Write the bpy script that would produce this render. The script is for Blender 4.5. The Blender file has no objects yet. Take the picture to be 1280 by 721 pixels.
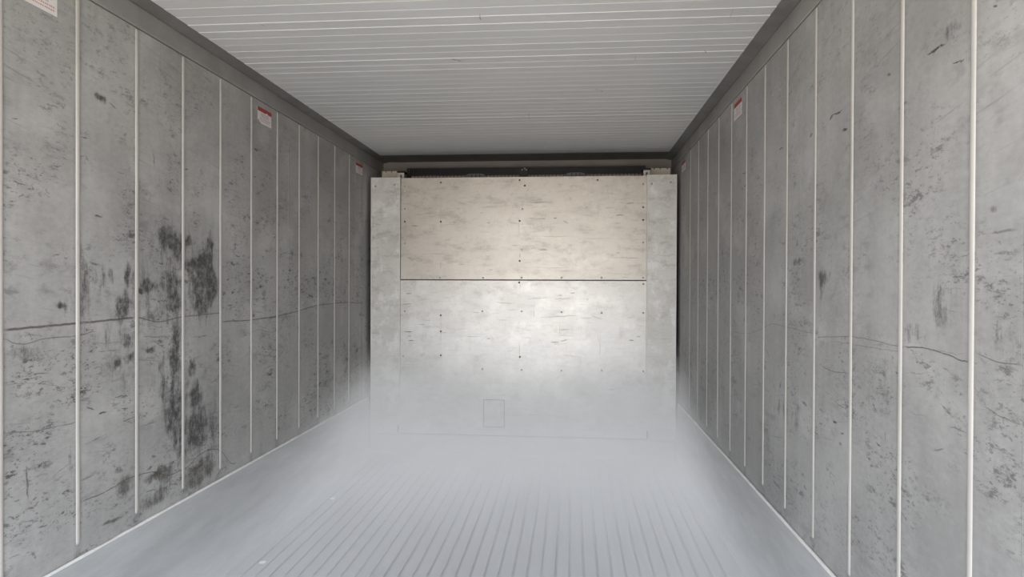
import bpy, bmesh, math, random
from mathutils import Matrix, Vector, noise as mnoise

random.seed(7)
SC = bpy.context.scene
COL = SC.collection

# ------------------------------------------------------------------ camera
# container frame: x = 0 on the centre line, y = distance from the photographer, z = 0 on the floor bars
yaw, pit, rol = 0.088044, -0.0065981, -0.0038451
R0 = Vector((math.cos(yaw), math.sin(yaw), 0)); F0 = Vector((-math.sin(yaw), math.cos(yaw), 0)); U0 = Vector((0, 0, 1))
FW = F0 * math.cos(pit) + U0 * math.sin(pit); UP = U0 * math.cos(pit) - F0 * math.sin(pit)
RT = R0 * math.cos(rol) - UP * math.sin(rol); UP = R0 * math.sin(rol) + UP * math.cos(rol)
cam_data = bpy.data.cameras.new('camera'); cam = bpy.data.objects.new('camera', cam_data); COL.objects.link(cam)
cam_data.sensor_width = 36; cam_data.sensor_fit = 'HORIZONTAL'; cam_data.lens = 834.486 * 36 / 1280
cam_data.clip_start = 0.02
cam.matrix_world = Matrix(((RT.x, UP.x, -FW.x, 0.369), (RT.y, UP.y, -FW.y, 0), (RT.z, UP.z, -FW.z, 1.267), (0, 0, 0, 1)))
SC.camera = cam

# ------------------------------------------------------------------ daylight: open sky above, sunlit yard below the horizon
SKY_H, SKY_Z, YARD, SKY_STRENGTH = (0.95, 0.97, 1.0, 1), (0.70, 0.80, 0.96, 1), (0.55, 0.485, 0.415, 1), 1.0
w = bpy.data.worlds.new('sky'); SC.world = w; w.use_nodes = True
nt = w.node_tree; nt.nodes.clear()
tc = nt.nodes.new('ShaderNodeTexCoord'); sx = nt.nodes.new('ShaderNodeSeparateXYZ'); nt.links.new(tc.outputs['Generated'], sx.inputs[0])
up = nt.nodes.new('ShaderNodeMapRange'); up.inputs[1].default_value = 0.0; up.inputs[2].default_value = 0.7; nt.links.new(sx.outputs[2], up.inputs[0])
m1 = nt.nodes.new('ShaderNodeMix'); m1.data_type = 'RGBA'; m1.inputs[6].default_value = SKY_H; m1.inputs[7].default_value = SKY_Z; nt.links.new(up.outputs[0], m1.inputs[0])
hz = nt.nodes.new('ShaderNodeMapRange'); hz.interpolation_type = 'SMOOTHSTEP'; hz.inputs[1].default_value = -0.06; hz.inputs[2].default_value = 0.03; nt.links.new(sx.outputs[2], hz.inputs[0])
m2 = nt.nodes.new('ShaderNodeMix'); m2.data_type = 'RGBA'; m2.inputs[6].default_value = YARD; nt.links.new(hz.outputs[0], m2.inputs[0]); nt.links.new(m1.outputs[2], m2.inputs[7])
bg = nt.nodes.new('ShaderNodeBackground'); bg.inputs[1].default_value = SKY_STRENGTH; nt.links.new(m2.outputs[2], bg.inputs[0])
wo = nt.nodes.new('ShaderNodeOutputWorld'); nt.links.new(bg.outputs[0], wo.inputs[0])
# the open rear doorway guides sky samples (a portal gives off no light of its own)
pl = bpy.data.lights.new('doorway_portal', 'AREA'); pl.shape = 'RECTANGLE'; pl.size = 2.29; pl.size_y = 2.25
pl.cycles.is_portal = True
po = bpy.data.objects.new('doorway_portal', pl); COL.objects.link(po); po.location = (0, 0.09, 1.12); po.rotation_euler = (math.pi / 2, 0, 0)

SC.view_settings.view_transform = 'Standard'; SC.view_settings.look = 'None'; SC.view_settings.gamma = 1
SC.view_settings.use_curve_mapping = False; SC.view_settings.exposure = 2.62
SC.cycles.use_denoising = True
SC.cycles.max_bounces = 14; SC.cycles.diffuse_bounces = 7; SC.cycles.volume_bounces = 10
SC.cycles.sample_clamp_indirect = 6

# ------------------------------------------------------------------ wear on the sheets, in metres on each wall:
# marks are (along, height, half length, half thickness, angle, strength); lines are (points, half width, strength)
MARK_LEFT=[(1.6994,1.7124,0.0148,0.002,0.1248,0.8),(1.8496,1.6109,0.0224,0.0022,0.0995,0.8),(1.9603,1.718,0.0214,0.0023,0.1187,0.8),(1.7146,1.5408,0.0312,0.0026,-0.187,0.8),(1.6933,1.4873,0.0205,0.002,0.0647,0.7),(2.089,1.8517,0.0266,0.0038,-0.2345,0.5),(2.0949,1.9004,0.0244,0.0019,0.1088,0.6),(2.514,1.716,0.0203,0.003,0.0262,0.9),(2.308,1.7169,0.0394,0.0041,-1.4707,0.5),(2.0204,1.4789,0.0244,0.0042,-0.129,0.8),(2.0115,1.3258,0.034,0.0048,-0.1459,0.7),(1.8427,1.3073,0.0266,0.0011,-0.0044,0.5),(1.6943,1.2437,0.0273,0.001,0.0154,0.6),(1.739,0.7073,0.0583,0.0047,-1.5204,0.7),(1.9864,0.8686,0.0206,0.0036,-0.3602,0.9),(2.0423,0.8445,0.0241,0.0037,-0.0007,0.9),(2.1633,0.7966,0.0327,0.0026,0.0262,0.9),(2.1196,0.8823,0.0325,0.0025,0.0119,0.8),(2.0073,0.7654,0.0657,0.0024,0.0851,0.55),(1.8661,0.7065,0.0517,0.0017,0.2883,0.6),(2.0885,0.4759,0.0671,0.0075,-0.0754,0.7),(1.8621,0.6823,0.0475,0.0017,0.13,0.45),(2.0627,1.0435,0.0644,0.0019,-0.0278,0.6),(2.0735,1.0689,0.1066,0.0015,-0.0445,0.6),(2.3151,1.0698,0.092,0.0025,-0.0373,0.7),(2.6142,1.0472,0.068,0.0028,-0.0024,0.7),(2.9223,1.3522,0.0388,0.0021,-0.0398,0.8),(4.3685,1.1054,0.0397,0.0031,-1.4771,0.5),(3.1139,1.1909,0.2081,0.0019,0.0064,0.5),(3.32,1.0897,0.2657,0.003,-0.0184,0.6),(3.1253,1.0409,0.1991,0.0019,0.1401,0.35),(3.0989,1.9086,0.0258,0.0093,-0.0927,0.9),(3.087,1.7795,0.0159,0.0037,0.0666,0.9),(2.5217,1.7163,0.0127,0.003,0.0081,0.6),(1.6993,1.0702,0.025,0.0012,0.0341,0.5),(1.6886,1.0528,0.0193,0.001,0.0049,0.4),(1.823,1.0281,0.0141,0.0033,0.5818,0.5),(1.8724,1.0594,0.0127,0.0028,0.2715,0.7),(1.788,1.0058,0.0342,0.0021,-0.0966,0.6),(2.283,0.7567,0.0548,0.0021,0.0103,0.6),(2.0003,1.0159,0.0161,0.0018,-0.0258,0.8),(1.6687,0.7272,0.0149,0.003,0.2605,0.5),(1.9722,0.655,0.0361,0.0047,0.0335,0.45),(1.6949,0.5178,0.0345,0.0015,-0.0731,0.5),(1.7223,0.5714,0.0497,0.0021,-0.09,0.4),(1.7397,0.5974,0.0412,0.0021,-0.1499,0.35),(1.7612,0.4918,0.019,0.0053,-1.1474,0.6),(2.2918,0.5137,0.0421,0.0027,-0.0127,0.7),(3.7566,0.5745,0.0748,0.0034,-0.046,0.6),(3.7976,0.5106,0.0381,0.0034,-1.3901,0.6),(2.9092,0.704,0.039,0.0026,-0.033,0.6),(3.2324,0.8464,0.0919,0.0029,0.035,0.4)]
STAIN_LEFT=[(2.0295,1.8778,0.0257,0.0219,0.0,0.7),(1.8568,1.2,0.028,0.0111,0.0,0.6),(2.1401,1.1886,0.0366,0.0564,0.0,0.75),(2.0553,1.2958,0.0376,0.0394,0.0,0.5),(2.3842,1.4422,0.0498,0.0514,0.0,0.75),(2.4454,1.4128,0.0418,0.0645,0.0,0.7),(2.2931,1.2591,0.0555,0.0247,0.0,0.7),(2.2389,1.2319,0.0265,0.0161,0.0,0.8),(2.4377,1.1791,0.0468,0.0467,0.0,0.8),(2.4044,1.259,0.0405,0.0461,0.0,0.6),(2.6302,1.272,0.0901,0.1734,0.0,0.72),(2.5206,1.4425,0.0166,0.0211,0.0,0.85),(2.7105,1.2349,0.0445,0.0715,0.0,0.7),(2.1702,1.3169,0.0125,0.0728,0.0,0.55),(2.6913,1.4171,0.0313,0.1548,0.0,0.55),(2.5888,1.3498,0.1049,0.031,0.0,0.6),(2.4405,1.0222,0.0469,0.1111,0.0,0.75),(2.1577,1.0649,0.0289,0.0362,0.0,0.65),(2.1053,0.9998,0.0236,0.0252,0.0,0.6),(2.1702,1.0087,0.0292,0.0234,0.0,0.6),(2.2886,1.016,0.0369,0.0165,0.0,0.7),(2.5548,0.9312,0.0227,0.0429,0.0,0.7),(2.5836,0.814,0.0523,0.0557,0.0,0.72),(2.6014,0.6736,0.0883,0.106,0.0,0.75),(2.4407,0.7728,0.0469,0.1755,0.0,0.6),(2.3697,0.918,0.0246,0.1136,0.0,0.45),(1.9548,1.2743,0.0686,0.1171,0.0,0.35),(1.7422,1.0601,0.0831,0.0376,0.0,0.35),(1.9141,0.7109,0.0132,0.0688,0.0,0.4),(2.4995,0.6166,0.1367,0.0479,0.0,0.4),(2.7243,0.6301,0.0386,0.1306,0.0,0.45),(2.4196,1.2925,0.285,0.2465,0.0,0.3),(2.1252,1.154,0.202,0.1528,0.0,0.22),(2.4723,0.8105,0.2698,0.1778,0.0,0.26),(2.0858,0.9569,0.1753,0.125,0.0,0.12),(1.7847,1.1587,0.1749,0.1283,0.0,0.1)]
BROWN_LEFT=[(2.1188,0.6424,0.0279,0.0203,0.0,0.9),(2.1454,0.5777,0.0491,0.0463,0.0,0.75),(2.3503,0.555,0.1266,0.0253,0.0,0.85),(2.3749,0.4969,0.0595,0.0626,0.0,0.6),(2.6313,0.4916,0.1326,0.0631,0.0,0.8),(2.5553,0.4741,0.0683,0.0551,0.0,0.65),(1.9239,0.4369,0.0333,0.0184,0.0,0.6),(2.2981,0.4678,0.0652,0.0386,0.0,0.55)]
MARK_RIGHT=[(1.5057,1.7742,0.0438,0.0045,-3.1168,1.0),(1.4221,1.7169,0.0256,0.0026,-3.091,0.9),(2.0335,1.7715,0.0472,0.003,-3.0983,0.9),(1.9829,1.711,0.0228,0.0059,-3.0473,0.9),(1.7173,1.7851,0.0106,0.0041,-2.8388,0.7),(1.3061,1.7816,0.0082,0.0031,-2.7496,0.8),(2.0807,1.7718,0.017,0.0075,2.8771,0.9),(2.2509,1.7545,0.0166,0.0054,2.8895,0.8),(2.5624,1.7739,0.0276,0.0038,-3.096,0.9),(3.0909,1.7719,0.0398,0.0046,-3.0276,0.8),(3.0753,1.7131,0.0186,0.0046,-2.9953,0.9),(2.2576,1.524,0.0224,0.0041,3.115,0.4),(2.6306,1.1485,0.0193,0.0039,-1.6907,0.6),(2.5535,0.8951,0.0307,0.0076,2.2157,0.7),(2.8389,0.8655,0.0243,0.0043,-2.6769,0.7),(3.6568,0.8555,0.0282,0.0055,-2.6581,0.7),(3.9169,0.853,0.0246,0.0035,-2.5419,0.6),(2.0043,0.9206,0.0547,0.0024,-3.033,0.6),(2.0402,0.8647,0.0199,0.0049,3.1332,1.0),(1.9873,0.8429,0.0172,0.003,3.0812,0.9),(2.2937,0.8732,0.0292,0.0062,-3.0299,0.8),(2.1835,0.796,0.0233,0.0026,3.1318,0.7),(1.7603,0.8661,0.0208,0.0032,3.1326,0.8),(1.7252,0.8943,0.0128,0.0031,-1.6737,0.6),(1.9995,0.8101,0.0132,0.006,3.0647,0.55),(1.4541,1.0101,0.0248,0.0044,-2.8016,0.65),(1.4142,0.9787,0.0365,0.0017,3.1332,0.6),(1.2666,0.9684,0.0362,0.003,-3.1337,0.5),(1.4847,0.9195,0.0281,0.0022,2.8195,0.5),(1.4189,1.076,0.0098,0.0034,2.6164,0.6),(1.4567,1.0914,0.0205,0.0022,-2.9025,0.45),(1.5714,0.9779,0.0431,0.0014,3.0768,0.4),(1.6598,1.0605,0.0186,0.003,-3.0901,0.7),(1.567,1.0708,0.0795,0.0014,2.9981,0.4),(1.466,1.2194,0.0632,0.0013,-3.0768,0.45),(1.5018,1.3704,0.0365,0.0027,3.0851,0.35),(1.279,1.3649,0.0441,0.0038,3.1305,0.5),(1.2672,1.3265,0.0419,0.0046,3.1218,0.5),(1.2887,1.3447,0.0087,0.0031,-2.535,0.4),(1.2633,1.1219,0.0055,0.003,-2.6597,0.7),(1.4524,1.1293,0.0776,0.0013,-0.0475,0.3),(1.5487,1.0411,0.0851,0.0011,3.0922,0.25),(1.2508,0.9976,0.0094,0.003,-2.324,0.5),(1.4423,1.2591,0.0732,0.001,-3.1042,0.3)]
STAIN_RIGHT=[(2.3494,1.347,0.0798,0.0141,0.0,0.6),(2.1479,1.2905,0.0398,0.0721,0.0,0.5),(1.3105,1.4141,0.0189,0.0079,0.0,0.3),(2.1324,1.3076,0.0522,0.0256,0.0,0.4),(1.5976,1.1518,0.0718,0.023,0.0,0.45),(1.4675,1.2287,0.0752,0.0528,0.0,0.3),(1.2714,1.0691,0.0333,0.0122,0.0,0.35),(2.4647,0.8126,0.2221,0.0532,0.0,0.35),(1.7538,1.0188,0.0874,0.0841,0.0,0.3),(1.2841,1.176,0.0568,0.0385,0.0,0.3),(1.6427,1.6925,0.0303,0.0059,0.0,0.4),(1.4607,1.7843,0.0534,0.021,0.0,0.3)]
MARK_PANEL=[(-0.8449,1.1152,0.0414,0.0035,0.0065,0.9),(-0.8315,1.1944,0.0253,0.0041,0.0051,0.9),(-0.8367,0.91,0.0404,0.0041,0.0101,0.9),(-0.8245,0.8773,0.0217,0.0035,0.0107,0.8),(-0.8123,0.8447,0.028,0.0038,0.0113,0.9),(0.1294,1.1654,0.1071,0.0044,0.0911,0.45),(0.3103,1.1635,0.0727,0.0058,0.0493,0.5),(0.2827,1.0321,0.1861,0.0041,0.0562,0.55),(0.1008,1.0511,0.0322,0.0029,-1.5667,0.5),(0.5582,1.0286,0.0582,0.0058,-0.2724,0.4),(0.255,0.8451,0.0423,0.0058,0.0115,0.75),(0.3204,0.8575,0.0345,0.0053,0.1112,0.75),(0.8057,0.8644,0.0239,0.0053,-0.0665,0.9),(0.8554,0.8924,0.0206,0.0035,0.0107,0.7),(-0.0056,0.7952,0.0648,0.0032,-1.5478,0.6),(-0.1127,1.1288,0.0872,0.0058,-0.066,0.4),(-0.3271,1.0567,0.0337,0.0038,-0.0913,0.6),(-0.2337,0.8651,0.0166,0.0053,-0.0673,0.7),(0.3716,0.7445,0.0849,0.0044,-0.1319,0.35),(0.5808,0.8285,0.0955,0.0026,-1.5661,0.5),(0.2863,0.9417,0.0551,0.0026,-1.5443,0.5),(-0.5895,0.9272,0.2044,0.0029,-1.5676,0.35),(-0.0028,1.2789,0.0791,0.0029,-1.5669,0.4),(0.3827,1.2047,0.0221,0.0047,0.005,0.8),(0.2928,1.1867,0.0183,0.0038,0.0053,0.8),(-0.7858,1.6965,0.0358,0.0044,-0.0416,0.8),(-0.2321,1.8307,0.0891,0.0032,-0.0063,0.45),(-0.2357,1.7182,0.0154,0.0047,-0.0867,0.8),(-0.0498,1.7145,0.0386,0.0073,-0.0698,0.4),(-0.0376,1.5498,0.0382,0.0073,0.0462,0.35),(-0.434,1.4108,0.0351,0.0038,0.0012,0.6),(-0.6064,1.4875,0.0749,0.0058,-0.0344,0.3),(-0.8274,1.4566,0.0156,0.0047,0.0004,0.7),(-0.7566,1.4335,0.024,0.0029,0.0008,0.4),(0.7925,1.8537,0.0421,0.0064,0.1391,0.55),(0.7169,1.7676,0.0379,0.0064,0.0131,0.8),(0.7058,1.7093,0.0238,0.0038,-0.0042,0.6),(0.6439,1.8223,0.0452,0.0038,0.0637,0.5),(0.1661,1.5178,0.0424,0.0073,-0.034,0.75),(0.2568,1.615,0.151,0.0038,-0.0024,0.4),(0.5596,1.5998,0.1362,0.0038,-0.0022,0.35),(0.7495,1.4596,0.1582,0.0038,-0.0183,0.5),(0.7054,1.4983,0.017,0.0041,-0.0003,0.9),(0.2278,1.3868,0.1,0.0038,0.0229,0.45),(-0.5922,1.759,0.1475,0.0026,-1.5676,0.35),(-0.0123,1.6771,0.0907,0.0029,-1.5568,0.5),(-0.0035,1.4781,0.0211,0.0035,-1.5669,0.6),(0.5591,1.7794,0.0319,0.0029,-1.5661,0.5),(0.1652,1.7451,0.0228,0.0053,-0.0878,0.6),(0.254,1.749,0.0154,0.0053,-0.0049,0.85),(0.3311,1.7196,0.0274,0.0053,-0.4088,0.6),(-0.3995,1.6107,0.0236,0.0029,-1.5241,0.4),(-0.5904,1.4041,0.0296,0.0029,-1.5451,0.7),(-0.2881,1.7899,0.016,0.0041,-0.0055,0.6),(-0.2184,1.3722,0.0186,0.0038,0.0019,0.6)]
STAIN_PANEL=[(0.4928,1.1529,0.0289,0.0292,0.0,0.5),(-0.3119,0.986,0.0238,0.0292,0.0,0.45),(-0.3592,1.7491,0.0535,0.0175,0.0,0.45),(-0.2873,1.5605,0.1187,0.0234,0.0,0.4),(-0.2244,1.5604,0.0355,0.0234,0.0,0.45),(0.1238,1.8752,0.0292,0.0292,0.0,0.5),(0.3623,1.8909,0.0348,0.0409,0.0,0.5),(0.5181,1.9361,0.0691,0.0467,0.0,0.35),(0.5259,1.4897,0.0288,0.0292,0.0,0.4),(0.3463,1.5595,0.0406,0.0409,0.0,0.45),(0.2355,1.6588,0.0524,0.0234,0.0,0.5),(0.7482,1.8072,0.0571,0.0818,0.0,0.3),(0.0532,1.9516,0.0234,0.0234,0.0,0.5),(0.8064,1.5877,0.0684,0.1052,0.0,0.3),(-0.0641,1.9409,0.1059,0.0584,0.0,0.3),(0.0665,1.5716,0.0703,0.0292,0.0,0.35),(0.6331,1.9351,0.0574,0.0584,0.0,0.3)]
LINE_LEFT=[([(1.663,1.139),(1.785,1.14),(1.931,1.141),(2.048,1.143),(2.2,1.145)],0.0037,0.85),([(2.2,1.145),(2.275,1.133),(2.34,1.123),(2.488,1.134),(2.769,1.137)],0.0023,0.7),([(1.663,1.114),(1.689,1.103),(1.723,1.095),(1.814,1.104),(1.931,1.102),(2.011,1.111)],0.0017,0.65),([(2.789,1.098),(3.033,1.092),(3.321,1.097),(3.498,1.106),(3.926,1.136),(4.365,1.139),(4.752,1.126)],0.0033,0.7),([(1.951,0.584),(2.029,0.582),(2.105,0.587),(2.158,0.593),(2.208,0.591),(2.298,0.579),(2.431,0.535),(2.508,0.535),(2.631,0.565),(2.693,0.563),(2.757,0.547),(2.909,0.451)],0.002,0.75),([(1.668,0.86),(1.756,0.846),(1.863,0.84),(1.931,0.837)],0.0013,0.6),([(1.67,0.99),(1.77,0.98),(1.924,0.947)],0.0011,0.4)]
LINE_RIGHT=[([(2.189,1.104),(2.066,1.114),(1.913,1.125),(1.8,1.126),(1.653,1.123)],0.0014,0.55),([(1.634,1.124),(1.545,1.13),(1.454,1.124),(1.373,1.118)],0.0016,0.85),([(1.351,1.137),(1.307,1.13),(1.27,1.128),(1.223,1.131)],0.0014,0.6),([(2.065,1.102),(1.847,1.105),(1.653,1.11)],0.0011,0.4),([(2.17,1.022),(2.108,1.012),(2.034,1.012),(1.949,1.02)],0.0016,0.6),([(1.329,1.04),(1.282,1.031),(1.228,1.028)],0.0011,0.65),([(3.289,1.044),(3.053,1.05),(2.826,1.083),(2.631,1.118),(2.498,1.117),(2.21,1.112)],0.0016,0.4)]
SCREW_UPPER=[(-0.864,1.989,0),(-0.864,1.953,1),(-0.864,1.823,0),(-0.863,1.728,2),(-0.593,2.016,2),(-0.592,1.727,2),(-0.464,1.82,1),(-0.009,2.028,2),(0.03,1.987,2),(0.013,1.817,0),(-0.007,1.73,2),(-0.863,1.567,0),(-0.862,1.311,1),(-0.597,1.312,0),(-0.275,1.313,0),(0.009,1.314,0),(0.301,1.315,0),(0.59,1.316,0),(0.887,1.317,0),(0.558,2.023,2),(0.884,1.991,0),(0.885,1.824,2),(0.885,1.732,2),(0.478,1.826,1),(0.886,1.57,0),(0.008,1.519,1),(-0.006,1.437,2)]
SCREW_LOWER=[(-0.009,1.279,2),(-0.861,1.062,0),(-0.59,1.034,2),(-0.589,0.915,2),(0.01,1.068,0),(0.302,1.064,0),(0.591,1.061,0),(0.889,1.063,0),(0.888,1.271,0),(-0.589,0.738,2),(-0.001,0.734,2),(0.012,0.64,0),(0.304,0.638,0),(0.593,0.643,0),(0.891,0.642,0),(-0.278,0.641,0),(-0.873,0.728,0),(-0.28,1.066,0)]
MARK_CEILING=[(0.0327,2.4327,0.0367,0.0036,1.7068,0.8),(-0.1281,2.8888,0.0437,0.0104,0.7511,0.5),(-0.004,3.0233,0.0384,0.0018,0.2313,0.6),(0.4897,3.3731,0.0316,0.002,0.3091,0.6),(0.5172,3.4101,0.031,0.0025,1.4557,0.8),(0.1206,3.883,0.0961,0.0035,1.5835,0.5),(0.9259,2.8596,0.0261,0.0034,1.0887,0.8),(0.7791,2.9077,0.1568,0.0035,-0.1875,0.3),(0.9426,2.4722,0.0521,0.0018,-1.6372,0.45),(0.9772,2.5215,0.0282,0.0023,-1.4814,0.45),(1.0052,2.4584,0.0359,0.0018,0.1813,0.4),(-0.7982,2.4393,0.0258,0.0022,1.5153,0.5),(0.0558,2.908,0.0233,0.0052,0.3691,0.4),(0.6413,2.9279,0.0565,0.0053,-1.532,0.2)]

# ------------------------------------------------------------------ node helpers
class NT:
    def __init__(s, name):
        s.m = bpy.data.materials.new(name); s.m.use_nodes = True; s.t = s.m.node_tree; s.t.nodes.clear()
        s.out = s.t.nodes.new('ShaderNodeOutputMaterial')
    def n(s, kind, **props):
        nd = s.t.nodes.new('ShaderNode' + kind)
        for k, v in props.items(): setattr(nd, k, v)
        return nd
    def put(s, sock, v):
        if isinstance(v, bpy.types.NodeSocket): s.t.links.new(v, sock)
        elif isinstance(v, (tuple, list)) and len(v) == 3 and sock.type == 'RGBA': sock.default_value = (*v, 1)
        else: sock.default_value = v
    def math(s, op, a, b=0.0, clamp=False):
        nd = s.n('Math', operation=op, use_clamp=clamp); s.put(nd.inputs[0], a); s.put(nd.inputs[1], b); return nd.outputs[0]
    def ramp(s, v, a, b, lo=0.0, hi=1.0):
        nd = s.n('MapRange', interpolation_type='SMOOTHSTEP'); s.put(nd.inputs[0], v)
        for i, x in enumerate((a, b, lo, hi)): s.put(nd.inputs[i + 1], x)
        return nd.outputs[0]
    def pos(s):
        return s.n('NewGeometry').outputs['Position']
    def sep(s, v):
        nd = s.n('SeparateXYZ'); s.put(nd.inputs[0], v); return nd.outputs
    def comb(s, x=0.0, y=0.0, z=0.0):
        nd = s.n('CombineXYZ')
        for i, q in enumerate((x, y, z)): s.put(nd.inputs[i], q)
        return nd.outputs[0]
    def noise(s, vec, scale=1.0, stretch=(1, 1, 1), detail=3.0, rough=0.55, shift=(0, 0, 0)):
        mp = s.n('Mapping'); s.put(mp.inputs[0], vec); mp.inputs[1].default_value = shift; mp.inputs[3].default_value = stretch
        nd = s.n('TexNoise'); s.t.links.new(mp.outputs[0], nd.inputs['Vector'])
        nd.inputs['Scale'].default_value = scale; nd.inputs['Detail'].default_value = detail; nd.inputs['Roughness'].default_value = rough
        return nd.outputs['Fac']
    def mix(s, f, a, b, mode='MIX'):
        nd = s.n('Mix', data_type='RGBA', blend_type=mode); s.put(nd.inputs[0], f); s.put(nd.inputs[6], a); s.put(nd.inputs[7], b); return nd.outputs[2]
    def warp(s, vec, amount, scale):
        nd = s.n('TexNoise'); s.put(nd.inputs['Vector'], vec); nd.inputs['Scale'].default_value = scale; nd.inputs['Detail'].default_value = 3
        sub = s.n('VectorMath', operation='SUBTRACT'); s.put(sub.inputs[0], nd.outputs['Color']); sub.inputs[1].default_value = (.5, .5, .5)
        sc = s.n('VectorMath', operation='MULTIPLY'); s.put(sc.inputs[0], sub.outputs[0]); sc.inputs[1].default_value = (amount, amount, 0)
        ad = s.n('VectorMath', operation='ADD'); s.put(ad.inputs[0], vec); s.put(ad.inputs[1], sc.outputs[0]); return ad.outputs[0]
    def ellipses(s, vec, marks, inner=0.45, op='MAXIMUM'):
        acc = None; src = vec
        for i, (a, b, ha, hb, r, st) in enumerate(marks):
            if i and i % 6 == 0:      # keeps the node chain in order; the added term is nil
                ad = s.n('VectorMath', operation='ADD'); s.put(ad.inputs[0], src); s.put(ad.inputs[1], s.comb(0.0, 0.0, s.math('MULTIPLY', acc, 1e-6))); vec = ad.outputs[0]
            mp = s.n('Mapping', vector_type='TEXTURE'); s.put(mp.inputs[0], vec)
            mp.inputs[1].default_value = (a, b, 0); mp.inputs[2].default_value = (0, 0, r); mp.inputs[3].default_value = (ha, hb, 1)
            ln = s.n('VectorMath', operation='LENGTH'); s.t.links.new(mp.outputs[0], ln.inputs[0])
            e = s.ramp(ln.outputs['Value'], inner, 1.0, st, 0.0)
            acc = e if acc is None else s.math(op, acc, e)
        return acc if acc is not None else 0.0
    def line(s, vec, pts, hw, st, lo=1.1, hi=5.4, zmax=2.3):
        """a long scratch: height as a curve of the distance along the wall"""
        xyz = s.sep(vec); u = s.math('DIVIDE', s.math('SUBTRACT', xyz[0], lo), hi - lo)
        pts = sorted(pts)
        fc = s.n('FloatCurve'); c = fc.mapping.curves[0]; s.put(fc.inputs['Value'], u)
        P = [((p[0] - lo) / (hi - lo), p[1] / zmax) for p in pts]
        c.points[0].location = (0, P[0][1]); c.points[-1].location = (1, P[-1][1])
        for p in P: c.points.new(*p)
        for p in c.points: p.handle_type = 'AUTO_CLAMPED'
        fc.mapping.update()
        d = s.math('ABSOLUTE', s.math('SUBTRACT', xyz[1], s.math('MULTIPLY', fc.outputs[0], zmax)))
        m = s.ramp(d, hw * .5, hw * 1.25, st, 0.0)
        m = s.math('MULTIPLY', m, s.ramp(xyz[0], pts[0][0] - .01, pts[0][0] + .02))
        return s.math('MULTIPLY', m, s.ramp(xyz[0], pts[-1][0] - .02, pts[-1][0] + .01, 1.0, 0.0))
    def bsdf(s, col, rough=0.5, metal=0.0, spec=0.5, bump=None, bump_d=0.002):
        b = s.n('BsdfPrincipled'); s.put(b.inputs['Base Color'], col); s.put(b.inputs['Roughness'], rough)
        s.put(b.inputs['Metallic'], metal); s.put(b.inputs['Specular IOR Level'], spec)
        if bump is not None:
            bn = s.n('Bump'); bn.inputs['Strength'].default_value = 0.5; bn.inputs['Distance'].default_value = bump_d
            s.put(bn.inputs['Height'], bump); s.t.links.new(bn.outputs[0], b.inputs['Normal'])
        s.t.links.new(b.outputs[0], s.out.inputs[0]); return s.m

def plain(name, col, rough=0.5, metal=0.0, var=0.08, scale=9.0, stretch=(1, 1, 1)):
    t = NT(name); p = t.pos()
    f = t.ramp(t.noise(p, scale, stretch, detail=6, rough=.65), .3, .7)
    c = t.mix(f, tuple(x * (1 - var) for x in col), tuple(min(1, x * (1 + var)) for x in col))
    return t.bsdf(c, rough, metal)

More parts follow.
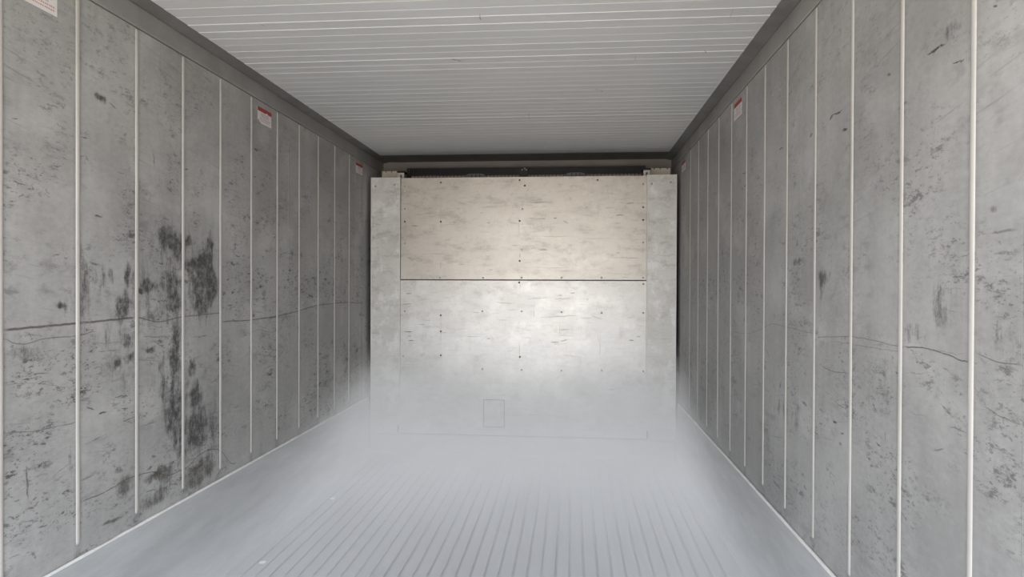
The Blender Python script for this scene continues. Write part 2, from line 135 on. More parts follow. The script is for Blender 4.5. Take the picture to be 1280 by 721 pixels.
def wall_material(name, base, marks, stains, browns, lines, speck, shift):
    t = NT(name); p = t.sep(t.pos()); W = t.comb(p[1], p[2], 0.0)
    # bare grey sheet: soft clouds, faint vertical wash streaks, faint pale scuffs
    cl = t.noise(W, 1.7, (1, 1, 1), 6, .62, shift); st = t.noise(W, 1.0, (14, 1.1, 1), 4, .6, shift); fine = t.noise(W, 40, (1, 1.6, 1), 4, .6, shift)
    f = t.math('ADD', t.math('MULTIPLY', cl, .60), t.math('ADD', t.math('MULTIPLY', st, .17), t.math('MULTIPLY', fine, .23)))
    f = t.ramp(f, .36, .64)
    col = t.mix(f, tuple(x * .80 for x in base), tuple(x * 1.14 for x in base))
    pale = t.math('MULTIPLY', t.ramp(t.noise(W, 2.6, (1, 1.3, 1), 5, .6, (9, 4, 0)), .50, .68), .40)
    col = t.mix(pale, col, tuple(min(1, x * 1.5) for x in base))
    # smudges
    zone = t.ramp(t.noise(W, 2.1, (1, 1.2, 1), 3, .5, shift), .46, .64)
    low = t.ramp(p[2], 2.1, 1.2, .45, 1.0)
    smb = t.ramp(t.noise(W, 9, (1, 2.0, 1), 5, .68, (3, 7, 0)), .50, .68)
    smear = t.math('MULTIPLY', t.math('MULTIPLY', smb, zone), t.math('MULTIPLY', low, .40 * speck))
    # little flat black rubs, longer than tall
    s1 = t.ramp(t.noise(W, 22, (1, 2.4, 1), 4, .65, (1, 2, 0)), .595, .655)
    s2 = t.ramp(t.noise(W, 50, (1, 1.8, 1), 3, .6, (5, 3, 0)), .60, .67)
    s3 = t.ramp(t.noise(W, 9, (1, 2.3, 1), 9, .84, (8, 3, 0)), .545, .60)
    s4 = t.ramp(t.noise(W, 15, (1, 1.5, 1), 9, .86, (2, 9, 0)), .56, .61)
    z2 = t.ramp(t.noise(W, 3.4, (1, 1.2, 1), 3, .6, (6, 1, 0)), .42, .60, .05, 1.0)
    sp = t.math('MAXIMUM', t.math('MAXIMUM', t.math('MULTIPLY', s1, .8), t.math('MULTIPLY', s2, .7)), t.math('MAXIMUM', s3, t.math('MULTIPLY', s4, .7)))
    sp = t.math('MULTIPLY', t.math('MULTIPLY', sp, z2), t.math('MULTIPLY', low, .92 * speck))
    # fine slanting scratches
    sc = t.n('Mapping'); t.put(sc.inputs[0], W); sc.inputs[2].default_value = (0, 0, .16)
    scr = t.ramp(t.noise(sc.outputs[0], 1, (3.2, 75, 1), 2, .5), .62, .70)
    scr = t.math('MULTIPLY', t.math('MULTIPLY', scr, zone), .32 * speck)
    Ww = t.warp(t.warp(W, .016, 26), .006, 90)
    mk = t.ellipses(Ww, marks)
    brk = t.ramp(t.noise(W, 45, (1, 1.5, 1), 6, .75), .36, .54, .25, 1.0)
    mk = t.math('MULTIPLY', mk, brk)
    gouge = 0.0
    for pts, hw, s_ in lines: gouge = t.math('MAXIMUM', gouge, t.line(t.warp(W, .006, 30), pts, hw, s_))
    gouge = t.math('MULTIPLY', gouge, t.ramp(t.noise(W, 30, (1, 1.5, 1), 5, .7), .34, .50, .55, 1.0))
    streak = t.noise(W, 1.0, (30, 4.5, 1), 8, .78, (2, 2, 0)); blot = t.noise(W, 11, (1, .9, 1), 9, .80, (4, 4, 0))
    gr = t.math('ADD', t.math('MULTIPLY', streak, .5), t.math('MULTIPLY', blot, .5))
    Wb = t.warp(t.warp(W, .09, 6), .03, 24)
    rag = t.ramp(t.noise(W, 24, (1.3, 1, 1), 8, .82, (5, 5, 0)),   .36, .56, .40, 1.0)
    def grime(lst, k):
        s_ = t.math('MINIMUM', t.ellipses(Wb, [(a_, b_, h1 * 1.5, h2 * 1.35, r_, q_) for a_, b_, h1, h2, r_, q_ in lst], 0.1, 'ADD'), .95)
        return t.math('MULTIPLY', t.ramp(t.math('ADD', s_, t.math('MULTIPLY', t.math('SUBTRACT', gr, .52), 4.2)),   .05, .75), t.math('MULTIPLY', t.math('MULTIPLY', t.ramp(s_, 0.0, .15), rag), k))
    black = t.math('MAXIMUM', t.math('MAXIMUM', smear, sp), t.math('MAXIMUM', scr, mk))
    if stains: black = t.math('MAXIMUM', black, grime(stains, .95))
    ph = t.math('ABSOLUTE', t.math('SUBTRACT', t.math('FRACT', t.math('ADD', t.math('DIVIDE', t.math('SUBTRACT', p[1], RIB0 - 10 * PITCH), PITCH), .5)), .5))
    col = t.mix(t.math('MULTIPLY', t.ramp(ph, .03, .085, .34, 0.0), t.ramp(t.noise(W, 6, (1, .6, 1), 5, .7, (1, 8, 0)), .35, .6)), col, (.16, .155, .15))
    col = t.mix(black, col, (.040, .040, .039))
    if lines: col = t.mix(gouge, col, (.085, .070, .058))
    if browns: col = t.mix(grime(browns, .88), col, (.075, .068, .058))
    return t.bsdf(col, t.math('ADD', .50, t.math('MULTIPLY', f, .14)), 0.0, 0.4, t.math('ADD', t.math('MULTIPLY', cl, .7), t.math('MULTIPLY', fine, .3)), .004)

def panel_material(name, warm, cool, marks, stains, patch):
    """painted bulkhead sheet, yard warmth high and sky coolness low put into its colour; horizontal rub lines"""
    t = NT(name); p = t.sep(t.pos()); W = t.comb(p[0], p[2], 0.0)
    cl = t.noise(W, 2.4, (1, 1.4, 1), 6, .65); fine = t.noise(W, 34, (1, 1, 1), 4, .65); gr = t.noise(W, 1.0, (5, 5, 1), 5, .7, (4, 0, 0))
    f = t.ramp(t.math('ADD', t.math('MULTIPLY', cl, .5), t.math('ADD', t.math('MULTIPLY', gr, .3), t.math('MULTIPLY', fine, .2))), .36, .64)
    col = t.mix(t.ramp(p[2], 1.7, .6), warm, cool)  # warm ground bounce above, cool sky light below, mixed into the colour
    col = t.mix(f, t.mix(1.0, col, (.84, .83, .81), 'MULTIPLY'), col)
    if patch:
        pt = t.math('MULTIPLY', t.ramp(t.noise(W, 4.5, (1.3, 1, 1), 6, .7, (2, 5, 0)), .50, .60), patch)
        col = t.mix(pt, col, (.90, .90, .88))
        dk = t.math('MULTIPLY', t.ramp(t.noise(W, 6, (1.3, 1, 1), 6, .7, (7, 1, 0)),   .54, .72), .38)
        col = t.mix(dk, col, (.40, .39, .37))
    z = t.ramp(t.noise(W, 2.2, (1, 1.5, 1), 3, .5, (3, 3, 0)), .42, .62)
    rub = t.ramp(t.noise(W, 1, (5, 70, 1), 4, .6), .60, .70)
    crk = t.ramp(t.noise(W, 1, (75, 6, 1), 4, .6), .60, .72)
    sp = t.ramp(t.noise(W, 45, (1, 1.7, 1), 4, .7), .63, .69)
    m = t.math('MULTIPLY', t.math('MAXIMUM', t.math('MULTIPLY', rub, .55), t.math('MAXIMUM', t.math('MULTIPLY', crk, .30), t.math('MULTIPLY', sp, .6))), z)
    smu = t.math('MULTIPLY', t.ramp(t.noise(W, 5, (1, 2.4, 1), 9, .8, (6, 6, 0)), .48, .66), t.ramp(p[2], .7, 1.6, .14, .38))
    m = t.math('MAXIMUM', m, smu)
    if marks: m = t.math('MAXIMUM', m, t.math('MULTIPLY', t.ellipses(t.warp(W, .012, 30), marks, .5), .85))
    if stains:
        s_ = t.ellipses(t.warp(W, .05, 9), stains, 0.0)
        m = t.math('MAXIMUM', m, t.math('MULTIPLY', t.ramp(t.math('ADD', s_, t.math('MULTIPLY', t.math('SUBTRACT', fine, .5), 1.8)), .2, .8), .45))
    col = t.mix(m, col, (.13, .12, .11))
    return t.bsdf(col, t.math('ADD', .30, t.math('MULTIPLY', f, .12)), 0.3 if not patch or patch < .5 else .1, 0.5, t.math('ADD', t.math('MULTIPLY', cl, .8), t.math('MULTIPLY', fine, .2)), .004)

M = {}
PITCH, RIB0 = 0.2804, 1.651
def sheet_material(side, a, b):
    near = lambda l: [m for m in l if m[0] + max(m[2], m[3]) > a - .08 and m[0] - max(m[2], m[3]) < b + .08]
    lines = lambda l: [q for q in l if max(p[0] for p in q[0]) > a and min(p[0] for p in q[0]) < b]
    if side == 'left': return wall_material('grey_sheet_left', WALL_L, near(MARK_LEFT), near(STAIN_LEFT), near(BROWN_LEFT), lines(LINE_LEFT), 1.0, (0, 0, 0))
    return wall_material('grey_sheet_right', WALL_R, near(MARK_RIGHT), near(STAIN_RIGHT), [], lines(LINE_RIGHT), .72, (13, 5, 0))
WALL_L, WALL_R = (.385, .380, .370), (.365, .363, .356)
M['rib'] = plain('cream_rib', (.47, .455, .425), .45, 0, .07, 5)
M['bead'] = plain('white_sealant', (.80, .80, .78), .6, 0, .08, 30)
M['joint'] = plain('dark_joint', (.14, .13, .12), .8)
M['trim'] = plain('dull_dark_trim', (.19, .187, .182), .55, 0, .15, 6)
M['rail'] = plain('grey_rail', (.29, .285, .275), .5, 0, .12, 5)
M['kick'] = plain('kick_plate', (.50, .51, .515), .5, .05, .09, 6, (1, .5, 3))
M['upper'] = panel_material('bulkhead_upper', (.70, .652, .585), (.73, .70, .655), MARK_PANEL, STAIN_PANEL, 0)
M['lower'] = panel_material('bulkhead_lower', (.74, .71, .665), (.82, .82, .81), MARK_PANEL, STAIN_PANEL, .35)
M['side'] = panel_material('bulkhead_side', (.80, .79, .76), (.82, .815, .79), [], [], .8)
M['edge'] = plain('bare_edge', (.80, .79, .76), .4)
M['screw_pale'] = plain('screw_pale', (.42, .40, .37), .4, .5)
M['screw_dark'] = plain('screw_dark', (.11, .10, .09), .5, .3)
M['black'] = plain('black_grille', (.012, .013, .015), .5)
M['fin'] = plain('tan_fin', (.55, .49, .40), .6)
M['fan'] = plain('grey_fan_housing', (.20, .21, .23), .5)
M['tan'] = plain('tan_plate', (.80, .73, .62), .55, 0, .12, 8)
M['white'] = plain('white_bracket', (.74, .72, .67), .5)
M['header'] = plain('header_plate', (.27, .25, .235), .55, 0, .1, 5)
M['paper'] = plain('sticker_white', (.74, .72, .71), .5, 0, .05)
M['red'] = plain('sticker_red', (.36, .032, .022), .5, 0, .15, 60)
M['print'] = plain('sticker_print_red', (.55, .30, .28), .6)
M['print_grey'] = plain('sticker_print_grey', (.42, .40, .41), .6)

def ceiling_material():
    t = NT('white_ceiling_sheet'); p = t.sep(t.pos()); W = t.comb(p[0], p[1], 0.0)
    f = t.ramp(t.noise(W, 1.6, (1, 2, 1), 6, .6), .3, .7); g = t.noise(W, 30, (1, 3, 1), 3)
    col = t.mix(t.math('ADD', t.math('MULTIPLY', f, .7), t.math('MULTIPLY', g, .3)), (.735, .75, .755), (.80, .815, .82))
    m = t.math('MULTIPLY', t.ellipses(t.warp(W, .02, 30), MARK_CEILING), t.ramp(t.noise(W, 60, (1, 1, 1), 3), .4, .55, .25, 1.0))
    return t.bsdf(t.mix(m, col, (.15, .15, .15)), .42, 0, .4)
M['ceiling'] = ceiling_material()
def floor_material():
    t = NT('floor_bar_metal'); p = t.pos()
    f = t.ramp(t.noise(p, 1, (26, .8, 4), 5, .6), .3, .7); g = t.ramp(t.noise(p, 5, (1, 1, 1), 5, .6), .35, .7)
    col = t.mix(f, (.37, .375, .378), (.41, .415, .418)); col = t.mix(t.math('MULTIPLY', g, .3), col, (.35, .35, .35))
    return t.bsdf(col, .52, .15)
M['floor'] = floor_material()

# ------------------------------------------------------------------ mesh helpers
def obj(name, bm, mat, parent=None, smooth=False):
    me = bpy.data.meshes.new(name); bmesh.ops.recalc_face_normals(bm, faces=bm.faces); bm.to_mesh(me); bm.free()
    if smooth:
        for p in me.polygons: p.use_smooth = True
    for m in (mat if isinstance(mat, (list, tuple)) else [mat]): me.materials.append(m)
    o = bpy.data.objects.new(name, me); COL.objects.link(o)
    if parent: o.parent = parent
    return o
def share(o, name, loc, parent=None, rot=None):
    c = o.copy(); c.name = name; COL.objects.link(c); c.location = loc; c.parent = parent
    if rot: c.rotation_euler = rot
    return c
def box(bm, x0, x1, y0, y1, z0, z1, mi=0):
    v = [bm.verts.new((x, y, z)) for x in (x0, x1) for y in (y0, y1) for z in (z0, z1)]
    for q in ((0, 1, 3, 2), (4, 6, 7, 5), (0, 4, 5, 1), (2, 3, 7, 6), (0, 2, 6, 4), (1, 5, 7, 3)):
        bm.faces.new([v[i] for i in q]).material_index = mi
    return v
def bevelled(bm, w=.002, seg=1):
    bmesh.ops.bevel(bm, geom=bm.edges[:], offset=w, segments=seg, affect='EDGES', profile=.5)
    return bm
def boxes(*b):
    bm = bmesh.new()
    for q in b: box(bm, *q)
    return bm
def prism(bm, pts, axis, a, b, mi=0):
    """extrude a 2-D outline along an axis"""
    def at(p, t): return {'x': (t, p[0], p[1]), 'y': (p[0], t, p[1]), 'z': (p[0], p[1], t)}[axis]
    A = [bm.verts.new(at(p, a)) for p in pts]; B = [bm.verts.new(at(p, b)) for p in pts]
    n = len(pts)
    for i in range(n): bm.faces.new((A[i], A[(i + 1) % n], B[(i + 1) % n], B[i])).material_index = mi
    bm.faces.new(A).material_index = mi; bm.faces.new(B[::-1]).material_index = mi
    return bm
def struct(o): o['kind'] = 'structure'; return o
def tag(o, label, cat, group=None):
    o['label'] = label; o['category'] = cat
    if group: o['group'] = group
    return o
def empty(name, loc, label, cat, group=None):
    o = bpy.data.objects.new(name, None); o.empty_display_size = .05; COL.objects.link(o); o.location = loc
    return tag(o, label, cat, group)

# ------------------------------------------------------------------ shell
HW, Y0, YB, ZC, ZSLOT, ZKICK = 1.145, 0.10, 5.28, 2.244, 2.157, 0.417
SEAMS = [Y0] + [2.345 + 1.122 * k for k in (-1, 0, 1, 2)] + [YB]
for side, s in (('left', -1), ('right', 1)):
    def X(d, s=s): return s * (HW - d)          # d = distance the face stands out from the wall plane
    core = struct(obj('wall_' + side, boxes((min(X(-.004), X(-.09)), max(X(-.004), X(-.09)), Y0, YB + .1, -.12, 2.36)), M['joint']))
    for a, b in zip(SEAMS[:-1], SEAMS[1:]):
        bm = bmesh.new(); box(bm, min(X(-.004), X(0)), max(X(-.004), X(0)), a + .001, b - .001, -.02, ZSLOT - .003)
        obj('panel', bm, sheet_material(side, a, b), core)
    # top rail above the slot, its lower lip bevelled and standing a little proud
    bm = bmesh.new(); prism(bm, [(X(-.004), ZSLOT + .001), (X(.001), ZSLOT + .001), (X(.004), ZSLOT + .006), (X(.004), 2.232), (X(-.004), 2.238)], 'y', Y0, YB)
    obj('top_rail', bm, M['rail'], core)
    # rounded vertical ribs
    n = 9; prof = [(math.cos(math.pi * k / n), math.sin(math.pi * k / n)) for k in range(n + 1)]
    bm = bmesh.new(); rows = []
    zs = [(.458, .35), (.461, .8), (.468, 1.0), (2.142, 1.0), (2.148, .8), (2.151, .35)]
    for z, k in zs: rows.append([bm.verts.new((-s * ((.0045 if s < 0 else .0035) * q[1] * k), .0080 * q[0] * (.5 + .5 * k), z)) for q in prof])
    for r0, r1 in zip(rows[:-1], rows[1:]):
        for i in range(n): bm.faces.new((r0[i], r0[i + 1], r1[i + 1], r1[i]))
    bm.faces.new(rows[0]); bm.faces.new(rows[-1][::-1])
    first = None
    for k in range(-5, 11):
        loc = (s * HW, RIB0 + PITCH * k, 0)
        if first is None: first = obj('rib', bm, M['rib'], core, True); first.location = loc
        else: share(first, 'rib', loc, core)
    # kick plate with a bead of sealant along its top edge
    kick = struct(obj('baseboard_' + side, prism(bmesh.new(), [(X(-.002), -.05), (X(.012), -.05), (X(.012), ZKICK - .006), (X(.008), ZKICK), (X(-.002), ZKICK)], 'y', Y0, 4.868), M['kick']))
    bm = bmesh.new(); rows = []
    ny = 150
    for j in range(ny + 1):
        y = Y0 + (4.866 - Y0) * j / ny; k = .75 + .6 * mnoise.noise((y * 9, s * 3, 0))
        rows.append([bm.verts.new((X(.002 + .0105 * q[0]), y, ZKICK - .001 + .006 * k * q[1])) for q in ((0, 0), (.05, .85), (.45, .95), (.85, .5), (1.02, -.35), (.95, -.6))])
    for r0, r1 in zip(rows[:-1], rows[1:]):
        for i in range(5): bm.faces.new((r0[i], r0[i + 1], r1[i + 1], r1[i]))
    obj('sealant_bead', bm, M['bead'], kick, True)
    # dark strip between the rail and the ceiling sheet
    struct(obj('trim_1' if s < 0 else 'trim_2', prism(bmesh.new(), [(X(-.004), 2.238), (X(.004), 2.2335), (X(.0625), 2.246), (X(.0625), 2.27), (X(-.004), 2.27)], 'y', Y0, YB), M['trim']))

# back wall behind the evaporator, and the dark soffit in front of it
struct(obj('wall_back', boxes((-HW, HW, YB, YB + .1, -.12, 2.36)), M['header']))
struct(obj('trim_3', prism(bmesh.new(), [(5.003, 2.246), (YB, 2.243), (YB, 2.27), (5.003, 2.27)], 'x', -1.0825, 1.0825), M['trim']))

# ceiling: ribbed sheet, each slat with a small lip that faces the doors
ceil = struct(obj('ceiling', boxes((-HW - .09, HW + .09, Y0, YB + .1, 2.27, 2.36)), M['ceiling']))
SLAT = .0735; y = 2.346 - SLAT * 30; kinds = {}; rs = random.Random(4)
while y < 4.99:
    q = rs.choice((0, 0, 1, 1, 2, 3))          # lips pressed a little deeper on some slats
    if q not in kinds:
        e = (.0006, .0010, .0014, .0020)[q]
        L = [(0, .026), (0, -.0001), (.0005, -e * .8), (.003, -e), (.035, -e * .5), (SLAT - .0002, 0), (SLAT - .0002, .026)]
        kinds[q] = obj('slat', prism(bmesh.new(), L, 'x', -1.083, 1.083), M['ceiling'], ceil); kinds[q].location = (0, y, ZC)
    else: share(kinds[q], 'slat', (0, y, ZC), ceil)
    y += SLAT

# floor: a pan with long metal T-bars
floor = struct(obj('floor', boxes((-HW, HW, Y0, YB, -.12, -.012)), M['floor']))
BAR = .0615; nb = 36; first = None
for k in range(nb):
    x = (k - (nb - 1) / 2) * BAR
    if first is None:
        T = [(-.0240, 0), (.0240, 0), (.0262, -.002), (.0250, -.006), (.012, -.008), (.010, -.012), (-.010, -.012), (-.012, -.008), (-.0250, -.006), (-.0262, -.002)]
        first = obj('floor_bar', prism(bmesh.new(), T, 'y', Y0, 4.9), M['floor'], floor); first.location = (x, 0, 0)
    else: share(first, 'floor_bar', (x, 0, 0), floor)

# ------------------------------------------------------------------ bulkhead at the far end
YP = 4.876
def dome(r, h, dark):
    bm = bmesh.new(); n = 10
    rings = [[bm.verts.new((r * k * math.cos(2 * math.pi * i / n), -h * q, r * k * math.sin(2 * math.pi * i / n))) for i in range(n)] for k, q in ((1, 0), (.95, .5), (.6, .95))]
    for a, b in zip(rings[:-1], rings[1:]):
        for i in range(n): bm.faces.new((a[i], a[(i + 1) % n], b[(i + 1) % n], b[i]))
    bm.faces.new(rings[-1])
    return obj('screw', bm, dark, None, True)
def screws(parent, lst):
    proto = {}
    for x, z, k in lst:
        if k not in proto:
            o = proto[k] = dome((.0068, .006, .0072)[k], .004, M[('screw_pale', 'bead', 'screw_dark')[k]]); o.parent = parent; o.location = (x, YP, z)
        else: share(proto[k], 'screw', (x, YP, z), parent)
bm = bmesh.new(); box(bm, -.893, .911, YP, YP + .006, 1.300, 2.052); bevelled(bm, .0015)
up_p = tag(obj('bulkhead_cover', bm, M['upper']), 'wide upper bulkhead panel, warm beige sheet with horizontal rub marks below the black slot', 'panel', 'bulkhead panels on the end wall')
screws(up_p, SCREW_UPPER)
bm = bmesh.new(); box(bm, -.897, .912, YP, YP + .006, .153, 1.293); bevelled(bm, .0015)
lo_p = tag(obj('bulkhead_cover', bm, M['lower']), 'tall lower bulkhead panel, pale sheet scuffed above and lost in mist below', 'panel', 'bulkhead panels on the end wall')
screws(lo_p, SCREW_LOWER)
bm = bmesh.new(); box(bm, -.265, -.117, YP - .0025, YP - .0002, .217, .413); bevelled(bm, .001)
cp = obj('cover_plate', bm, M['lower'], lo_p); cp['label'] = 'small rectangular cover plate low on the panel'
bm = bmesh.new()
for q in ((-.269, -.113, .413, .4165), (-.269, -.113, .2135, .217), (-.2685, -.265, .217, .413), (-.117, -.1135, .217, .413)): box(bm, q[0], q[1], YP - .0012, YP - .0002, q[2], q[3])
obj('plate_joint', bm, M['joint'], lo_p)
# frame behind the sheets, seen as the dark joints between them
bm = boxes((-1.10, 1.10, YP + .012, YP + .03, 0.0, 2.03))
struct(obj('trim_4', bm, M['joint']))
for s, x0, x1, lab in ((-1, -1.113, -.8975, 'left bulkhead side cover, mottled pale grey sheet beside the left wall'), (1, .9125, 1.117, 'right bulkhead side cover, mottled grey sheet beside the right wall')):
    bm = bmesh.new(); box(bm, x0, x1, YP - .014, YP - .010, .153, 2.055)
    box(bm, x0, x0 + .003, YP - .010, YP + .012, .153, 2.055); box(bm, x1 - .003, x1, YP - .010, YP + .012, .153, 2.055)
    sc = tag(obj('side_cover', bm, M['side']), lab, 'panel', 'side covers of the bulkhead')
    for e in (x0, x1):
        bm = bmesh.new(); box(bm, e - .0035, e + .0035, YP - .0165, YP - .0138, .153, 2.056); obj('edge_fold', bm, M['edge'], sc)
    d = None
    for x, z in ((x0 + .03, 1.99), (x1 - .04, 2.0)):
        d = dome(.007, .004, M['screw_pale']); d.parent = sc; d.location = (x, YP - .014, z)
    bm = bmesh.new(); box(bm, (x1 - .012) if s < 0 else (x0 - .002 + .004), (x1 - .003) if s < 0 else (x0 + .013), YP - .0165, YP - .0138, .16, .215); obj('notch', bm, M['joint'], sc)
bm = bmesh.new(); prism(bm, [(YP - .018, .002), (YP - .018, .142), (YP - .014, .148), (YP + .01, .148), (YP + .01, .002)], 'x', -1.113, 1.117)
tag(obj('bulkhead_kick_plate', bm, M['lower']), 'low pale kick plate across the foot of the bulkhead, veiled by mist', 'panel')

# the slot over the panels: grille, coil, fan housings, brackets
ev = empty('evaporator_coil', (0, 5.2, 1.98), 'long tan finned coil with dark gaps glimpsed in the slot above the panels', 'coil')
bm = boxes((-.93, .93, .02, .055, 0, .146)); obj('coil_block', bm, M['fin'], ev)
f0 = None
for k in range(63):
    x = -.90 + .0288 * k
    if f0 is None: f0 = obj('gap', boxes((-.0022, .0022, .0175, .0205, .05, .146)), M['black'], ev); f0.location = (x, 0, 0)
    else: share(f0, 'gap', (x, 0, 0), ev)
gr = empty('guard_grille', (0, 5.19, 2.12), 'black wire guard grille running the width of the slot under the header', 'grille')
obj('frame', boxes((-.925, .935, -.008, .008, .048, .058), (-.925, .935, -.008, .008, .0, .008), (-.925, -.895, -.010, .010, -.04, .058), (.905, .935, -.010, .010, -.04, .058)), M['black'], gr)
obj('back_sheet', boxes((-.925, .935, .010, .014, .002, .056)), M['black'], gr)
w0 = None
for k in range(130):
    x = -.90 + .0141 * k
    if w0 is None: w0 = obj('wire', boxes((-.003, .003, -.006, .003, .008, .048)), M['black'], gr); w0.location = (x, 0, 0)
    else: share(w0, 'wire', (x, 0, 0), gr)
obj('centre_clamp', boxes((-.034, .034, -.014, -.004, -.03, .052), (-.018, .018, -.016, -.006, -.05, -.03)), M['black'], gr)
for dx, dz in ((-.012, .034), (.008, .044), (.02, .033)):
    d = dome(.005, .004, M['edge']); d.name = 'bolt'; d.parent = gr; d.location = (dx, -.014, dz)
for x, lab in ((-.372, 'grey domed fan housing in the slot, left of the centre clamp'), (.40, 'grey domed fan housing in the slot, right of the centre clamp')):
    fh = empty('fan_housing', (x, 5.155, 1.95), lab, 'fan', 'fan housings in the slot')
    pts = [(-.078, 0), (-.078, .155), (-.066, .166), (-.04, .172), (.04, .172), (.066, .166), (.078, .155), (.078, 0)]
    obj('shell', prism(bmesh.new(), pts, 'y', -.02, .02), M['fan'], fh)
    for dx in (-.028, .004, .034):
        obj('seam', boxes((dx - .003, dx + .003, -.0225, -.0195, .10, .170)), M['black'], fh)
for s, x0, x1, lab in ((-1, -1.102, -.955, 'tan corner plate with notched top edge above the left side cover'), (1, .955, 1.108, 'tan corner plate with notched top edge above the right side cover')):
    pts = [(x0, 1.90), (x0, 2.142)]
    for q in (.22, .52, .86):
        xc = x0 + (x1 - x0) * q; pts += [(xc - .006, 2.142), (xc - .004, 2.132), (xc + .004, 2.132), (xc + .006, 2.142)]
    pts += [(x1, 2.142), (x1, 1.90)]
    tag(obj('corner_plate', prism(bmesh.new(), pts, 'y', 5.10, 5.105), M['tan']), lab, 'plate', 'corner plates above the side covers')
for x0, x1 in ((-.945, -.897), (.897, .945)):
    bm = boxes((x0, x1, -.205, -.200, -.17, -.011), (x0, x1, -.205, -.015, -.17, -.165))
    wb = obj('end_bracket', bm, M['white'], gr); wb['label'] = 'small white bracket at the end of the grille'
    c = (x0 + x1) / 2
    obj('hole', boxes((c - .006, c + .006, -.2065, -.2048, -.050, -.026)), M['joint'], wb)
    obj('cable_end', bevelled(boxes((c - .03, c + .03, -.215, -.12, -.010, .002)), .003), M['black'], wb)

# ------------------------------------------------------------------ stickers on the walls
def sticker(side, y0, y1, z0, z1, label, notch=None, chip=None):
    s = -1 if side == 'left' else 1
    def P(a, b): return (a, b)
    ym, zm = (y0 + y1) / 2, z0; w_, h_ = y1 - y0, z1 - z0
    a, b = -w_ / 2, w_ / 2
    out = [(a, 0), (b, 0), (b, h_), (a, h_)]
    if notch == 'low_near': out = [(a + .028, .004), (a + .036, -.001), (b, 0), (b, h_), (a, h_), (a, .012), (a + .010, .016), (a + .018, .006)]
    if notch == 'edge': out = [(a, 0), (b, 0), (b, h_), (a, h_), (a, .026), (a + .010, .022), (a, .016)]
    def X(t): return -s * t
    o = obj('sticker', prism(bmesh.new(), out, 'x', 0, X(.0006)), M['paper'])
    o.location = (s * HW, ym, zm)
    tag(o, label, 'sticker', 'red and white stickers under the top rail')
    band = [(a, h_ * .74), (b, h_ * .74), (b, h_), (a, h_)]
    if chip: band = [(a, h_ * .74), (a + w_ * .58, h_ * .74), (a + w_ * .62, h_ * .80), (a + w_ * .72, h_ * .80), (a + w_ * .74, h_ * .74), (b, h_ * .74), (b, h_), (a, h_)]
    obj('red_band', prism(bmesh.new(), band, 'x', X(.0006), X(.0009)), M['red'], o)
    rnd = random.Random(label)
    for name, mat, rows in (('grey_print', M['print_grey'], (.60, .50, .40)), ('red_print', M['print'], (.27, .14))):
        bm = bmesh.new()
        for r in rows:
            u = a + w_ * (.2 if r > .3 else .14)
            while u < b - w_ * (.24 if r > .3 else .10):
                d = rnd.uniform(.003, .006)
                box(bm, min(X(.0006), X(.0008)), max(X(.0006), X(.0008)), u, u + d, h_ * r, h_ * (r + .065)); u += d + rnd.uniform(.0015, .004)
        obj(name, bm, mat, o)
    return o
sticker('left', 1.702, 1.849, 2.049, 2.124, 'white sticker nearest the camera on the left wall, cut off by the picture top')
sticker('left', 3.115, 3.262, 2.049, 2.125, 'red-topped white sticker with a torn lower corner, midway along the left wall', 'low_near', True)
sticker('left', 4.599, 4.745, 2.052, 2.122, 'small far red-topped sticker on the left wall beside the bulkhead')
sticker('right', 3.140, 3.287, 2.051, 2.128, 'red-topped white sticker with a nicked edge, midway along the right wall', 'edge')
sticker('right', 4.649, 4.800, 2.058, 2.122, 'small far red-topped sticker on the right wall beside the bulkhead')

# two pale scraps on the floor bars
for x, y, a, lab in ((-1.018, 2.908, .1, 'tiny white scrap on the floor near the left kick plate, closer to the camera'), (-1.024, 3.816, -.05, 'tiny white scrap on the floor near the left kick plate, farther from the camera')):
    bm = bmesh.new(); prism(bm, [(-.013, -.012), (.012, -.014), (.014, .010), (.002, .014), (-.014, .011)], 'z', 0, .0025)
    o = tag(obj('scrap', bm, M['bead']), lab, 'scrap', 'white scraps on the floor'); o.location = (x, y, .0005); o.rotation_euler = (0, 0, a)

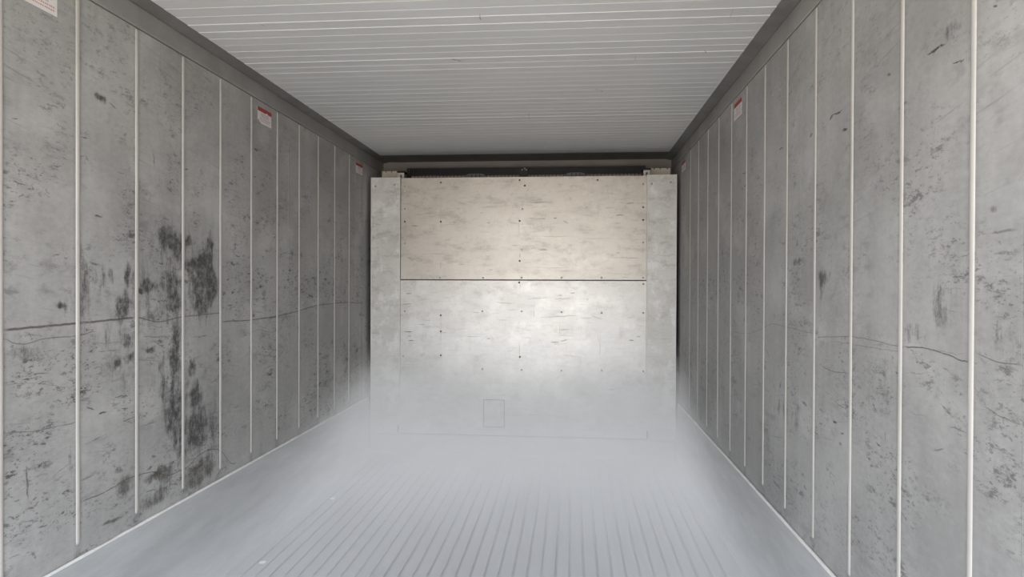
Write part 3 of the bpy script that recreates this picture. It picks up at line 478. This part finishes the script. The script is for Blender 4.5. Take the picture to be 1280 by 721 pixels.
# ------------------------------------------------------------------ cold mist lying on the floor, deeper towards the bulkhead
def mist_height(y): return .30 + .14 * max(0, y - 1.2) + .16 * max(0, y - 2.6)
bm = bmesh.new(); NX, NY = 26, 60; XA, YA, YE = 1.128, 1.2, 4.856
top = []; bot = []
for j in range(NY + 1):
    y = YA + (YE - YA) * j / NY; rt = []; rb = []
    for i in range(NX + 1):
        x = -XA + 2 * XA * i / NX
        k = mnoise.noise((x * 1.7, y * 1.3, 2.0)) * .16 + mnoise.noise((x * 4, y * 3, 5.0)) * .06
        k += .22 * (abs(x) / XA) ** 2
        rt.append(bm.verts.new((x, y, mist_height(y) * (1.0 + k)))); rb.append(bm.verts.new((x, y, .0012)))
    top.append(rt); bot.append(rb)
for j in range(NY):
    for i in range(NX):
        bm.faces.new((top[j][i], top[j][i + 1], top[j + 1][i + 1], top[j + 1][i])); bm.faces.new((bot[j][i], bot[j + 1][i], bot[j + 1][i + 1], bot[j][i + 1]))
for j in range(NY):
    for i in (0, NX): bm.faces.new((top[j][i], top[j + 1][i], bot[j + 1][i], bot[j][i]))
for i in range(NX):
    for j in (0, NY): bm.faces.new((top[j][i], top[j][i + 1], bot[j][i + 1], bot[j][i]))
t = NT('cold_mist_volume'); p = t.pos(); q = t.sep(p)
ln = t.math('ADD', .11, t.math('MULTIPLY', .085, t.math('MAXIMUM', t.math('SUBTRACT', q[1], 2.3), 0.0)))
ln = t.math('ADD', ln, t.math('MULTIPLY', .17, t.math('MAXIMUM', t.math('SUBTRACT', q[1], 3.7), 0.0)))
ln = t.math('MULTIPLY', ln, t.math('ADD', 1.0, t.math('MULTIPLY', .60, t.math('MULTIPLY', q[0], q[0]))))
nz = t.noise(p, 1.6, (1, .8, 1.6), 3, .5)
ln = t.math('MULTIPLY', ln, t.ramp(nz, .3, .7, .75, 1.25))
edge = t.ramp(t.math('DIVIDE', q[2], t.math('ADD', .30, t.math('ADD', t.math('MULTIPLY', .14, t.math('SUBTRACT', q[1], 1.2)), t.math('MULTIPLY', .16, t.math('MAXIMUM', t.math('SUBTRACT', q[1], 2.6), 0.0))))), .45, .80, 1.0, 0.0)
fall = t.math('MULTIPLY', t.math('POWER', 2.718, t.math('MULTIPLY', t.math('DIVIDE', q[2], ln), -1.0)), edge)
MIST = 2.3
dens = t.math('MULTIPLY', t.math('MULTIPLY', fall, MIST), t.ramp(q[1], 2.6, 4.7, .31, 1.0))
v = t.n('VolumePrincipled'); v.inputs['Color'].default_value = (1, 1, 1, 1); v.inputs['Anisotropy'].default_value = -0.48
t.put(v.inputs['Density'], dens); t.t.links.new(v.outputs[0], t.out.inputs['Volume'])
mist = obj('cold_mist', bm, t.m); mist['kind'] = 'stuff'
tag(mist, 'low bank of pale cold mist over the floor, thickest against the bulkhead foot', 'mist')
